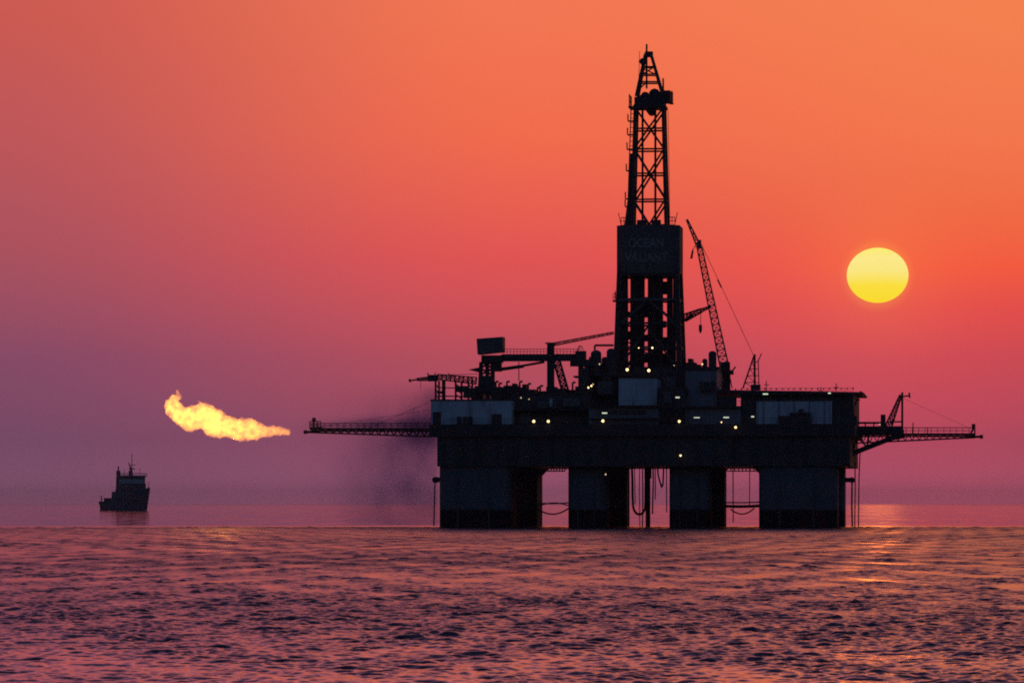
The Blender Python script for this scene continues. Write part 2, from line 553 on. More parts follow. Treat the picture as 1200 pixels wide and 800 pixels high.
# wind wall: ring of cladding with chamfered corners
zt, zb = dz(266), dz(322)
h = 6.35; ch = 1.5
poly = []
for sx_, sy_ in ((1, -1), (1, 1), (-1, 1), (-1, -1)):
    a_ = (DC + sx_ * (h - ch), sy_ * h); b_ = (DC + sx_ * h, sy_ * (h - ch))
    poly += [a_, b_] if sx_ * sy_ < 0 else [b_, a_]
inner = [(DC + (x - DC) * .97, y * .97) for x, y in poly]
b = MB(); n = len(poly)
vs = [(x, y, zb) for x, y in poly] + [(x, y, zt) for x, y in poly] + [(x, y, zb) for x, y in inner] + [(x, y, zt) for x, y in inner]
fs = []
for i in range(n):
    j = (i + 1) % n
    fs += [(i, j, n + j, n + i), (2 * n + j, 2 * n + i, 3 * n + i, 3 * n + j), (n + i, n + j, 3 * n + j, 3 * n + i), (j, i, 2 * n + i, 2 * n + j)]
b.add(vs, fs)
b.build("wind_wall", WALLP, derrick)
MB().box((DC - 5.6, -6.2, zb - .5), (DC + 5.7, 6.2, zb - .05)).build("wall_skirt", STEEL, derrick)
b = MB()                                                    # little platforms over the wall
for (px, s) in ((733, -1), (786, 1)):
    q = P(px, 264, -4); b.box((q.x - .9, -5, zt), (q.x + .9, -3, zt + .12)); b.rail((q.x - .8, -4.9, zt + .1), (q.x + .9, -4.9, zt + .1), 1.5, 3, .12)
    b.bar((q.x + s * .8, -4.5, zt), (q.x + s * 1.4, -4.5, zt + 2.6), .14)
for px in (752, 769):
    q = P(px, 262, -4); b.box((q.x - .9, -5, zt), (q.x + .9, -3, zt + 1.1))
b.build("platform", STEEL, derrick)


def lettering(txt, px0, px1, py0, py1):
    cu = bpy.data.curves.new("lettering_curve", 'FONT'); cu.body = txt; cu.extrude = .03; cu.offset = .025
    tmp = bpy.data.objects.new("lettering_tmp", cu); COL.objects.link(tmp)
    dg = bpy.context.evaluated_depsgraph_get(); dg.update()
    me = bpy.data.meshes.new_from_object(tmp.evaluated_get(dg))
    bpy.data.objects.remove(tmp)
    xs = [v.co.x for v in me.vertices]; ys = [v.co.y for v in me.vertices]
    a, c = P(px0, py1, -6.39), P(px1, py0, -6.39)
    for v in me.vertices:
        u = (v.co.x - min(xs)) / (max(xs) - min(xs)); w = (v.co.y - min(ys)) / (max(ys) - min(ys))
        v.co = Vector((a.x + (c.x - a.x) * u, -6.39 + v.co.z, a.z + (c.z - a.z) * w))
    me.materials.clear(); me.materials.append(LETTER)
    o = bpy.data.objects.new("lettering", me); COL.objects.link(o); o.parent = derrick


lettering("OCEAN", 736, 778, 279, 290)
lettering("VALIANT", 732, 783, 296, 307)

# crown block and gin pole on top
zc = dz(127)
b = MB().box((DC - 3.2, -3.2, dz(128)), (DC + 3.4, 3.2, dz(125)))
b.box((DC - 3.0, -2.6, dz(125)), (DC + 3.1, 2.6, dz(115)))
for (px, y0, r) in ((757, 114, .9), (768, 112, 1.2), (776, 113, .8), (763, 130, .9), (753, 117, .8)):
    q = P(px, y0, 0); b.tube((q.x, -2.3, q.z), (q.x, 2.3, q.z), r, 10)
q0, q1 = P(779, 121, 0), P(786, 107, 0)
b.box((q0.x, -1.8, q0.z), (q1.x, 1.8, q1.z))
b.rail((DC - 4.0, -3.2, dz(126)), (DC - 4.0, 3.2, dz(126)), 2.3, 3, .14)
b.box((DC - 4.2, -3.2, dz(127.5)), (DC - 3, 3.2, dz(126)))
b.box((q1.x - .3, -1.8, dz(122)), (q1.x + .5, 1.8, dz(121)))
b.rail((q1.x + .3, -1.8, dz(121)), (q1.x + .3, 1.8, dz(121)), 2.2, 2, .12)
b.build("crown_block", STEEL, derrick)
b = MB()
for sy_ in (-1, 1):
    for (xa, ya, xb, yb, w) in ((746.5, 114, 756.5, 64, .55), (777.5, 114, 763, 64, .55)):
        pa = P(xa, ya, 0); pb = P(xb, yb, 0); pa.y = sy_ * 2.4; pb.y = sy_ * .7
        b.bar(pa, pb, w)
for y, w in ((97, .3), (88, .26), (79, .26)):
    t = (114 - y) / 50
    for sy_ in (-1, 1):
        pa, pb = P(746.5 + 10 * t, y, 0), P(777.5 - 14.5 * t, y, 0); pa.y = pb.y = sy_ * (2.4 - 1.7 * t); b.bar(pa, pb, w)
pa, pb = P(748.6, 105, 0), P(757.5, 97, 0); b.bar(pa, pb, .25); b.bar(P(752, 97, 0), P(749, 113, 0), .25); b.bar(P(752, 88, 0), P(766, 79, 0), .25); b.bar(P(752, 80, 0), P(770, 88, 0), .25)
a_, c_ = P(756, 67, 0), P(765, 61, 0); b.box((a_.x, -1, a_.z), (c_.x, 1, c_.z))
a_, c_ = P(748.5, 77, 0), P(757, 68, 0); b.prism([(a_.x, (a_.z + c_.z) / 2), (a_.x + .6, a_.z), (c_.x, a_.z + .4), (c_.x, c_.z), (a_.x + .5, c_.z - .2)], -.8, .8)
b.build("gin_pole", STEEL, derrick)
MB().bar(P(757.8, 104, 0), P(757.8, 52, 0), .36).build("lightning_rod", STEEL, derrick)
MB().bar(P(748, 114, 1), P(749.5, 60, 1), .1).bar(P(777.5, 112, 1), P(777, 92, 1), .32).build("whip_antenna", STEEL, derrick)

# ---- service jib off the derrick's right side
sj = MB().lattice(P(802, 372.5, 4), P(822, 363.5, 4), 1.4, .7, 5, .28, .2).lattice(P(822, 363.5, 4), P(833, 359.2, 4), .6, .3, 3, .22, .16)
sj.bar(P(800, 377, 4), P(812, 368, 4), .45)
sj = sj.build("service_jib", STEEL, rig)
MB().bar(P(821, 364, 4), P(821, 381, 4), .12).build("hoist_line", ROPE, sj)
a_, c_ = P(819, 391, 4), P(822.6, 380.5, 4)
MB().prism([(a_.x, a_.z + .6), ((a_.x + c_.x) / 2, a_.z), (c_.x, a_.z + .6), (c_.x, c_.z), (a_.x, c_.z)], 3.7, 4.3).build("hook_block", STEEL, sj)

# ---- pipe-handling gantry on the left
GL = -15
gan = MB().box((P(588, 423, GL).x, GL - .9, P(600, 423.2, GL).z), (P(684, 423, GL).x, GL + .9, P(600, 415, GL).z)).build("gantry_bridge", STEEL, rig)
a_, c_ = P(560.5, 415.5, GL), P(590.5, 395, GL)
MB().prism([(a_.x + .1, a_.z), (c_.x, a_.z + .5), (c_.x, c_.z), (a_.x - .1, c_.z - .35)], GL - 2.2, GL + 2.2).build("crane_cab", WALLP, gan)
b = MB(); pbox(b, 564, 416, 588, 424.5, GL - 1.6, GL + 1.6); pbox(b, 574.5, 424, 587, 435, GL - 1, GL + 1)
b.build("trolley", STEEL, gan)
b = MB()
for x in (564, 571, 577.5):
    b.bar(P(x, 424, GL), P(x - (2 if x < 570 else 0), 462, GL), .75)
for i in range(5):
    y = 424 + i * 8; b.bar(P(564, y, GL), P(577, y + 7, GL), .4); b.bar(P(577, y, GL), P(563, y + 7, GL), .4)
pbox(b, 562, 440, 577, 462, GL - .6, GL + .6)
b.build("support_tower", STEEL, gan)
b = MB(); pbox(b, 641, 402.5, 649, 458, GL - .7, GL + .7)
b.lattice(P(650.5, 416, GL), P(662.5, 458, GL), 1.2, 1.2, 7, .32, .22)
b.bar(P(639, 402, GL), P(651, 402, GL), .3)
b.build("support_tower", STEEL, gan)
b = MB(); pbox(b, 677.5, 411, 683, 462, GL - .8, GL + .8); pbox(b, 684.5, 424, 690, 462, GL - .8, GL + .8); pbox(b, 668, 421, 697, 429, GL - 1, GL + 1); pbox(b, 674, 411, 686, 421, GL - 1.2, GL + 1.2)
b.bar(P(686, 429, GL), P(694, 450, GL), .4)
b.bar(P(677, 411, GL), P(679, 405, GL), .2); b.bar(P(679, 405, GL), P(683, 407, GL), .2)
b.build("support_tower", STEEL, gan)
MB().rail(P(590.5, 415, GL - .8), P(684, 415, GL - .8), 1.05, 24, .08).build("handrail", STEEL, gan)
MB().bar(P(608, 424, GL), P(608, 446, GL), .16).build("hoist_line", ROPE, gan)
MB().path([P(586, 432, GL), P(612, 428.5, GL), P(638, 424, GL)], .24).path([P(586, 434, GL), P(614, 430, GL)], .14).build("service_pipe", STEEL, gan)
MB().lattice(P(648, 403.5, GL), P(719, 390, -8), .7, .5, 14, .17, .11, .55, .4).build("slung_boom", STEEL, gan)
b = MB(); b.prism([(P(549, 434, GL).x, P(549, 433, GL).z), (P(562, 436.5, GL).x, P(562, 436.5, GL).z), (P(562, 431, GL).x, P(562, 430.5, GL).z)], GL - .6, GL + .6)
b.build("trolley_arm", STEEL, gan)

# ---- burner booms
def burner(tipx, rootx, y_deck, y_rail, y_low0, y_low1, nozzle_x, nozzle_y, ly, nseg, name):
    s = 1 if tipx > rootx else -1
    p, q = P(rootx, y_deck, ly), P(tipx, y_deck, ly)
    w = 1.1
    b = MB()
    low0, low1 = P(rootx, y_low0, ly), P(tipx, y_low1, ly)
    for yy in (-w, w):
        o = Vector((0, yy, 0))
        b.bar(p + o, q + o, .42)
        for i in range(nseg):
            t0, t1 = i / nseg, (i + 1) / nseg
            A, B = p.lerp(q, t0) + o, p.lerp(q, t1) + o; C, D = low0.lerp(low1, t0), low0.lerp(low1, t1)
            b.bar(C, (A + B) / 2, .13); b.bar((A + B) / 2, D, .13)
            b.bar(A, p.lerp(q, t1) - o, .12)
    b.bar(low0, low1, .3)
    for dy in (.2, .5): b.tube(p + Vector((0, dy - .9, -.42)), q + Vector((0, dy - .9, -.42)), .15)
    o = b.build(name, STEEL, rig)
    MB().box((min(p.x, q.x), ly - w, p.z + .02), (max(p.x, q.x), ly + w, p.z + .16)).build("walkway", STEEL, o)
    hr = P(tipx, y_rail, ly).z - q.z
    for yy in (-w, w):
        MB().rail(p + Vector((0, yy, .1)), q + Vector((0, yy, .1)), hr, nseg + 2, .09).build("handrail", STEEL, o)
    n0 = P(nozzle_x, nozzle_y, ly)
    MB().tube(q + Vector((-s * 2, 0, n0.z - q.z)), n0, .26, 8).tube(n0 - Vector((s * .6, 0, 0)), n0, .42, 8).build("burner_nozzle", STEEL, o)
    return o


lb = burner(364, 506, 502.5, 496.5, 511.5, 506.5, 356, 506, -6, 16, "flare_boom")
a_, c_ = P(364, 503, -6), P(377, 495, -6)
MB().box((a_.x, -7.2, a_.z), (c_.x, -4.8, a_.z + .5)).rail((a_.x, -7.2, a_.z + .3), (c_.x, -7.2, a_.z + .3), 1.3, 3, .15).bar(P(367.5, 503, -6), P(367.5, 491, -6), .35).tube(P(366, 491.5, -6), P(370, 491.5, -6), .4).build("burner_platform", STEEL, lb)
MB().bar(P(430, 502, -6), P(506, 470, -6), .07).bar(P(372, 500, -6), P(506, 480, -6), .05).build("stay_wire", ROPE, lb)

rb = burner(1143, 1003, 508.7, 501.5, 519, 512.5, 1152, 511.5, -6, 17, "flare_boom")
b = MB()
pbox(b, 1002, 499, 1057, 509, -8.5, -3.5)
pbox(b, 1002, 494, 1034, 496, -8.5, -3.5)
pbox(b, 1032, 485.5, 1037.5, 500, -8, -5)
for x in (1004, 1014, 1024): b.bar(P(x, 500, -8), P(x, 494, -8), .25)
pbox(b, 1054, 503, 1059, 510, -9, -3)
b.build("boom_platform", STEEL, rb)
b = MB()
for yy in (-8, -4):
    b.path([P(994, 533, yy), P(1022, 522, yy), P(1045, 513, yy), P(1060, 510, yy)], .5, 6)
    b.bar(P(999, 530, yy), P(1004, 510, yy), .4); b.bar(P(1004, 510, yy), P(1016, 524, yy), .35); b.bar(P(1016, 524, yy), P(1018, 510, yy), .4)
b.build("knee_brace", STEEL, rb)
b = MB()
b.bar(P(1057.3, 509, -6), P(1057.3, 459.5, -6), .42)
b.lattice(P(1041, 500, -6), P(1055.5, 463, -6), 1.6, .7, 8, .28, .2, 1.3, .4)
b.bar(P(1057, 464.5, -6), P(1066, 463.5, -6), .28); b.bar(P(1066, 466, -6), P(1065.5, 460, -6), .35)
b.bar(P(1043, 494, -6), P(1057, 494, -6), .3)
b.build("mast_frame", STEEL, rb)
MB().bar(P(1070, 509, -7), P(1070, 495, -7), .2).bar(P(1087, 509, -7), P(1087, 500.5, -7), .18).build("post", STEEL, rb)
a_, c_ = P(1137, 508, -6), P(1143, 496.5, -6)
MB().box((a_.x + .3, -7, c_.z - .9), (c_.x, -5, c_.z)).bar((a_.x + .1, -6, a_.z), (c_.x - .2, -6, c_.z - .5), .35).bar((c_.x - .2, -6.6, a_.z), (c_.x - .2, -6.6, c_.z), .2).build("burner_platform", STEEL, rb)
MB().bar(P(1057, 466, -6), P(1140, 503, -6), .045).build("stay_wire", ROPE, rb)

# ---- fairleads at the corner columns
for (px, y0, y1, s) in ((510.5, 558.5, 565.5, -1), (998.5, 558.5, 566, 1)):
    ly = -24 if s < 0 else 24
    q = P(px, (y0 + y1) / 2, ly); x_in = (colx[0][0] if s < 0 else colx[3][1])
    MB().box((min(q.x, x_in), ly - 1.0, q.z - .45), (max(q.x, x_in), ly + 1.0, q.z + .5)).tube((q.x, ly - .9, q.z), (q.x, ly + .9, q.z), .62, 10).build("fairlead", STEEL, rig)

# ---- drill-string conductor under the hull
rp = P(759.3, 580, 0)
MB().tube((rp.x, 0, -4), (rp.x, 0, ZB + .4), .5, 10).tube((rp.x, 0, ZB - 2.2), (rp.x, 0, ZB + .3), .75, 10).build("marine_riser", STEEL, rig)

# ---- lamps
def lamp(px, py, ly, r=.38, m=LAMP):
    r *= .64
    q = P(px, py, ly)
    hgt = MB().box((q.x - r * 1.25, ly + .35, q.z - r * .4), (q.x + r * 1.25, ly + 1.0, q.z + r * 1.5)).bar((q.x, ly + .7, q.z + r), (q.x, ly + .7, q.z - 1.3), .14).build("floodlight", STEEL, rig)
    bm = bmesh.new(); bmesh.ops.create_icosphere(bm, subdivisions=2, radius=r)
    me = bpy.data.meshes.new("bulb"); bm.to_mesh(me); bm.free(); me.materials.append(m)
    o = bpy.data.objects.new("bulb", me); COL.objects.link(o); o.location = q; o.parent = hgt


for (x, y, ly, r, m) in ((625.5, 493.5, -33.9, .42, LAMP), (642.5, 493.5, -33.9, .4, LAMP), (706.5, 493, -33.9, .42, LAMP), (796, 493.5, -33.9, .38, LAMP), (862, 500.5, -34.2, .36, LAMP),
                         (735, 433, -9, .45, LAMP), (760.3, 434, -9, .45, LAMP), (764.5, 407.5, -7.4, .3, LAMP), (748.5, 407.5, -7.4, .2, LAMP),
                         (689.5, 454, -20.5, .28, LAMP), (693, 452, -20.5, .28, LAMP), (695, 450, -21, .18, LAMPDIM), (823, 426.5, -15.5, .2, LAMP), (790, 428, -8, .14, LAMPDIM),
                         (845.5, 494.5, -33.9, .2, LAMP), (797.5, 533.5, -33.5, .3, LAMP), (709.8, 555.5, -32.3, .22, LAMPDIM), (610.5, 466, -27.8, .18, LAMPDIM), (620, 467.5, -27.8, .16, LAMPDIM),
                         (702.5, 426.5, -15.6, .2, LAMPDIM), (1031, 497, -9.2, .16, LAMPDIM)):
    lamp(x, y, ly, r, m)
for (x, y, ly, w) in ((708.5, 483.8, -32.6, 1.0), (816.5, 489.3, -32.5, 1.1), (851, 489, -32.5, 1.05), (882, 488, -32.2, .55), (897, 461.5, -30.9, 1.0), (972, 460.5, -30.9, .5), (794, 465.5, -29.4, .8)):
    q = P(x, y, ly)
    f = MB().box((q.x - w / 2 - .1, ly + .13, q.z - .08), (q.x + w / 2 + .1, ly + .35, q.z + .3)).build("fluorescent_fitting", STEEL, rig)
    MB().tube((q.x - w / 2, ly, q.z), (q.x + w / 2, ly, q.z), .12, 8).build("light_tube", TUBE, f)

# ------------------------------------------------------------------ cranes standing on the rig
CL = 6
cr = thing("deck_crane", "tall lattice boom crane raised beside the derrick above the helideck", "crane", P(851, 456, CL))
b = MB(); pbox(b, 847, 438, 855.5, 457, CL - .8, CL + .8); pbox(b, 842, 433.5, 859, 438.5, CL - 1.4, CL + 1.4); b.bar(P(857, 436, CL), P(862, 429.5, CL), .3); b.bar(P(855, 440, CL), P(858, 455, CL), .2)
b.build("pedestal", STEEL, cr)
b = MB(); pbox(b, 844.5, 424, 855, 433.5, CL - 1.1, CL + 1.1); b.build("cab", STEEL, cr)
b = MB(); b.lattice(P(849.5, 432, CL), P(820, 291, CL), 1.7, 1.2, 19, .22, .14, 1.75, 1.0)
b.lattice(P(820, 291, CL), P(805, 257.5, CL), 1.1, .35, 5, .24, .16, .9, .25)
pbox(b, 817, 281, 821.5, 290, CL - .5, CL + .5)
b.build("boom", STEEL2, cr)
b = MB(); b.bar(P(818, 284, CL), P(811.5, 293, CL), .14); a_, c_ = P(809.4, 303, CL), P(812.8, 292, CL)
b.prism([(a_.x - .1, a_.z), (a_.x + .35, a_.z), (c_.x, c_.z - .3), (c_.x - .2, c_.z), (a_.x + .2, c_.z - .5)], CL - .25, CL + .25); b.build("hook_block", STEEL, cr)
b = MB()
for d in (-.7, .7): b.bar(P(821, 284, CL + d), P(883, 416, CL + d), .1)
b.bar(P(841, 327.5, CL - .7), P(845.5, 337, CL - .7), .3)
b.build("pendant_line", ROPE, cr)
b = MB()
for d in (-.9, .9):
    b.bar(P(884.5, 455, CL + d), P(884.3, 415, CL + d), .42); b.bar(P(870.5, 455, CL + d), P(883.5, 417, CL + d), .3); b.bar(P(889.5, 455, CL + d), P(888.5, 421, CL + d), .2)
for y in (424, 432, 440, 448):
    b.bar(P(884.4, y, CL), P(889.2, y, CL), .16); t = (y - 417) / 38; b.bar(P(883.5 - 13 * t, y, CL), P(884.5, y, CL), .16)
    b.bar(P(883.5 - 13 * t, y, CL), P(884.5, y + 8, CL), .14)
b.bar(P(888, 424, CL), P(892.5, 414, CL), .2); b.box((P(880, 457, CL).x, CL - 1, P(880, 457, CL).z), (P(891, 450, CL).x, CL + 1, P(891, 450.5, CL).z))
b.build("gantry_frame", STEEL, cr)

CS = -22
c2 = thing("lattice_crane", "low lattice crane with jib lying flat over the rig's left edge above pale deckhouse", "crane", P(530, 469, CS))
b = MB(); b.lattice(P(513, 441.5, CS), P(558, 446, CS), 1.3, 1.5, 9, .22, .15, 1.0, 1.3); b.build("boom", STEEL, c2)
b = MB(); b.lattice(P(512, 443, CS), P(489, 444.5, CS), .8, .5, 5, .24, .16, .8, .4); b.bar(P(489, 444.5, CS), P(480, 446, CS), .3); b.bar(P(480.5, 447.5, CS), P(480, 444, CS), .4); b.build("jib", STEEL, c2)
b = MB(); pbox(b, 501, 439, 511.5, 446.5, CS - 1, CS + 1); b.bar(P(502, 439, CS), P(501, 436.5, CS), .2); b.bar(P(510, 439, CS), P(510, 436.5, CS), .2); b.build("cab", STEEL, c2)
for (x0, x1) in ((510.5, 514.5), (519, 521), (534, 541), (549, 553.5)):
    b = MB(); b.bar(P(x0, 445, CS), P(x0, 469.5, CS), .35)
    b.bar(P(x1, 446, CS), P(x1, 469.5, CS), .35)
    for y in (450, 456, 462): b.bar(P(x0, y, CS), P(x1, y + 5, CS), .22)
    b.build("rest_post", STEEL, c2)
b = MB(); pbox(b, 535, 452, 547, 459, CS - 1, CS + 1); pbox(b, 543, 455, 557, 466, CS - 1, CS + 1); pbox(b, 512, 458, 520, 461, CS - .5, CS + .5); b.bar(P(514, 464, CS), P(556, 464.5, CS), .25); b.bar(P(514, 454, CS), P(556, 455, CS), .2); b.build("winch", STEEL, c2)
MB().bar(P(513, 440.5, CS), P(526, 439, CS), .12).bar(P(526, 439, CS), P(560, 438, CS), .1).bar(P(526, 443, CS), P(526, 437, CS), .2).build("stay_line", ROPE, c2)
MB().bar(P(493, 446, CS), P(493, 455, CS), .08).build("hoist_line", ROPE, c2)

# ------------------------------------------------------------------ hoses, ropes and chains hanging under the rig
def hang(pts, ly, r, name, label, cat, group, m=ROPE):
    pp = [P(x, y, ly) for x, y in pts]
    top = max(pp, key=lambda v: v.z)
    return one(MB().path(pp, r), name, m, (top.x, top.y, top.z), label, cat, group)


def catenary(x0, y0, x1, y1, sag, n=14):
    return [(x0 + (x1 - x0) * i / n, y0 + (y1 - y0) * i / n + sag * 4 * (i / n) * (1 - i / n)) for i in range(n + 1)]


gh = "hoses and lines hanging under the middle of the rig"
loop = [(740.5, 547)] + [(741, 560), (741.3, 580), (741.8, 592)] + [(742 + 7.2 * (1 - math.cos(t * math.pi / 8)), 592 + 10.5 * math.sin(t * math.pi / 8)) for t in range(1, 8)] + [(756.3, 590), (756.6, 560), (756.6, 547)]
hang(loop, 4, .26, "hanging_hose", "thick black hose hanging in a deep loop just left of the centre riser pipe", "hose", gh)
hang([(736.8, 546), (737, 560), (736.6, 614)], -8, .12, "hanging_line", "thin line dropping to the water along the left side of the middle opening", "line", gh)
hang([(749.6, 546), (749.2, 570), (749.9, 619)], 6, .1, "hanging_line", "thin line inside the loop of the thick black hose", "line", gh)
hang([(765.2, 546), (765.5, 565), (764.6, 602)], 6, .16, "hanging_hose", "short hose ending above the water close to the right of the riser pipe", "hose", gh)
hang([(770.5, 546), (771.2, 556), (773.8, 566), (775.5, 571), (777, 566), (777.4, 556), (777.8, 546)], 5, .18, "hanging_hose", "short hose hanging in a shallow loop high in the middle opening right of the riser", "hose", gh)
hang([(781.2, 546), (781, 570), (781.3, 600)], -5, .12, "hanging_line", "thin line along the right side of the middle opening", "line", gh)
hang([(743.6, 546), (744, 575), (744.4, 590)], -4, .1, "hanging_line", "thin line just right of the outer side of the thick hose loop", "line", gh)
hang([(767.6, 546), (768, 570), (767.7, 585)], 9, .13, "hanging_hose", "second short hose right of the riser pipe, ending higher than its neighbour", "hose", gh)
hang([(753, 546), (753.3, 590), (752.8, 619)], 9, .14, "hanging_line", "line reaching the water just left of the riser pipe", "line", gh)
gr_ = "ropes strung between the rig's columns"
hang(catenary(630, 589, 668, 588.5, 1.0), 24, .13, "mooring_rope", "straight upper rope across the left opening between the columns", "rope", gr_)
hang(catenary(630, 593, 668, 593, -4.0), 22, .12, "mooring_rope", "rope bowed upward across the left opening between the columns", "rope", gr_)
hang(catenary(630, 596, 668, 594, 7), 20, .15, "mooring_rope", "lower sagging rope across the left opening between the columns", "rope", gr_)
hang(catenary(845, 588.3, 893, 588, .4), 24, .13, "mooring_rope", "thin straight rope topmost across the right opening between the columns", "rope", gr_)
hang(catenary(845, 592.5, 893, 592.2, .8), 22, .3, "mooring_rope", "thick straight hawser across the right opening between the columns", "rope", gr_)
hang(catenary(856, 596, 884, 595, 6.5), 20, .14, "mooring_rope", "short sagging rope below the thick hawser in the right opening", "rope", gr_)
hang([(859, 546), (859.2, 612)], 5, .12, "hanging_line", "long thin line dropping past the ropes on the left of the right opening", "line", gh)
hang([(878.5, 546), (878.3, 592)], 5, .1, "hanging_line", "thin line dropping onto the hawser on the right of the right opening", "line", gh)
gc = "anchor chains and lines at the rig's ends"
hang([(509.8, 562), (509.2, 585), (508.4, 616)], -24, .14, "anchor_chain", "thin anchor line hanging outside the rig's left end column", "anchor line", gc)
hang([(998.5, 562), (998.2, 590), (998.8, 618)], 24, .2, "anchor_chain", "anchor chain hanging from the fairlead beside the right end column", "anchor line", gc)
hang([(1001.8, 528), (1002.2, 570), (1001.6, 618)], -6, .13, "hanging_line", "thin line from the right flare boom, nearer to the end column", "line", gc)
hang([(1008, 527), (1006.6, 560), (1006, 618)], -5, .13, "hanging_line", "outermost thin line hanging below the right flare boom", "line", gc)

# ------------------------------------------------------------------ supply vessel
SY, SXp = 2800.0, 149.5
SB = R(-50)
ship = bpy.data.objects.new("supply_vessel", None); COL.objects.link(ship)
ship.scale = (1.27,) * 3
ship.location = ((SXp - 600) / F * SY, SY, 0); ship.rotation_euler = (0, 0, SB)
tag(ship, "small dark supply vessel with tall bridge lying on the sea beneath the gas flame", "ship")
ORG[ship.name] = (0, 0, 0)
SHULL = paint("ship_hull_paint", (0.05, 0.075, 0.11), 0.5, 0, (0.04, 0.02, 0.015), 0.5)
SHOUSE = paint("ship_house_paint", (0.14, 0.20, 0.27), 0.5, 0, (0.05, 0.04, 0.035), 0.5)
SWHITE = paint("ship_bridge_paint", (0.26, 0.33, 0.38), 0.5, 0, (0.06, 0.05, 0.04), 0.5)
# hull loft: x from stern (-20) to bow (+20)
secs = [(-20, 4.6, 4.2), (-14, 5.4, 3.6), (-6, 5.6, 3.6), (-5, 5.6, 6.2), (6, 5.6, 7.5), (12, 4.8, 9.0), (17, 2.8, 11.0), (20.5, .35, 12.4)]
b = MB(); vs, fs = [], []
for (x, w, zt_) in secs:
    wl = w * (.92 if x < 10 else .55)
    xl = x - (0 if x < 10 else (x - 10) * .25)
    vs += [(xl, -wl * .9, -3), (xl, -wl, 0), (x, -w, zt_), (x, w, zt_), (xl, wl, 0), (xl, wl * .9, -3)]
for i in range(len(secs) - 1):
    for k in range(5): fs.append((i * 6 + k, i * 6 + k + 1, (i + 1) * 6 + k + 1, (i + 1) * 6 + k))
fs += [tuple(range(5, -1, -1)), tuple(range((len(secs) - 1) * 6, len(secs) * 6))]
b.add(vs, fs); b.build("hull", SHULL, ship)
MB().box((-19.8, -5.2, 3.4), (-6, -4.9, 5.0)).box((-19.8, 4.9, 3.4), (-6, 5.2, 5.0)).build("bulwark", SHULL, ship)
d1 = MB().box((-4, -5.3, 6), (11, 5.3, 11.4)).build("deckhouse", SHULL, ship)
for k in range(5):
    MB().box((-3 + k * 3, -5.36, 8.6), (-1.8 + k * 3, -5.25, 9.6)).build("porthole_window", SHOUSE, d1)
MB().box((-2, -5.0, 11.4), (10, 5.0, 14.6)).build("upper_house", SHULL, ship)
br = MB().box((-0.5, -5.2, 14.6), (9, 5.2, 17.0)).build("bridge", SWHITE, ship)
MB().box((-0.6, -5.26, 17.0), (9.1, 5.26, 18.3)).build("bridge_window", SHULL, br)
MB().box((-1.2, -5.9, 18.3), (9.8, 5.9, 18.9)).build("roof", SHOUSE, br)
MB().rail((-1, -5.8, 18.9), (9.6, -5.8, 18.9), 1.2, 8, .15).rail((9.6, -5.8, 18.9), (9.6, 5.8, 18.9), 1.2, 8, .15).build("handrail", SHOUSE, br)
for s in (-1, 1):
    fn = MB().column(rounded(-4.2, -1.6, s * 4 - 1, s * 4 + 1, .5, 2), 11, 21.5, .8).build("funnel", SHULL, ship)
    MB().tube((-2.9, s * 4, 21), (-2.9, s * 4, 23.8), .4).build("exhaust_pipe", SHULL, fn)
ms = MB().tube((4, 0, 18.5), (4, 0, 30.5), .3, 6, .16).bar((4, 0, 18.9), (1, 0, 26), .3).build("mast", SHULL, ship)
MB().bar((4, -2.2, 24.5), (4, 2.2, 24.5), .35).bar((3, -1.3, 22.3), (5, 1.3, 22.3), .5).build("radar_scanner", SHULL, ms)
MB().bar((7, 3.2, 18.8), (7, 3.2, 23), .16).bar((2, -3.5, 18.8), (2, -3.5, 22.5), .16).bar((8, -4.4, 18.8), (8, -4.4, 21.5), .3).build("antenna", SHULL, ship)
MB().box((-9, -4.2, 3.4), (-4.5, 4.2, 10.2)).box((-11, -3, 3.4), (-9, 3, 7.6)).build("winch_house", SHULL, ship)
for (x, y, h_) in ((-16, -2, 6.8), (-13, 2, 6.2), (-17.5, 2.6, 6.4)):
    MB().box((x - 1.6, y - 1.4, 3.5), (x + 1.6, y + 1.4, h_)).build("deck_cargo", SHULL, ship)
MB().tube((-19, -4, 4), (-19, -4, 8), .35).tube((-19, 4, 4), (-19, 4, 8), .35).bar((-12, 0, 5), (-12, 0, 9.6), .5).build("bollard_post", SHULL, ship)
MB().tube((19.6, 0, 11.5), (19.6, 0, 15.5), .16).build("jack_staff", SHULL, ship)

# ------------------------------------------------------------------ gas flame
FD = 826.0
prof = [(341, 505.2, 505.8), (339, 502, 508.5), (334, 499.8, 510), (326, 499.2, 510.6), (318, 499, 511.2), (310, 497, 512.2), (302, 493.5, 513.8), (294, 491.5, 515.3), (286, 490.4, 515.8), (278, 490, 515.5),
        (270, 488.6, 514), (263, 485, 511.5), (256, 479.5, 513), (249, 475.5, 512), (242, 473.8, 508.5), (236, 473, 504), (230, 473.5, 503), (224, 475.5, 504.5), (218, 477, 504), (213, 475, 501),
        (209, 468, 497.5), (205, 463.5, 495), (201, 463, 491), (197, 467, 486), (194, 471.5, 481.5), (192.6, 475.5, 477.5)]


def W(px, py, Y): return Vector(((px - 600) / F * Y, Y, CAM_H + (HORIZON - py) * Y / F))


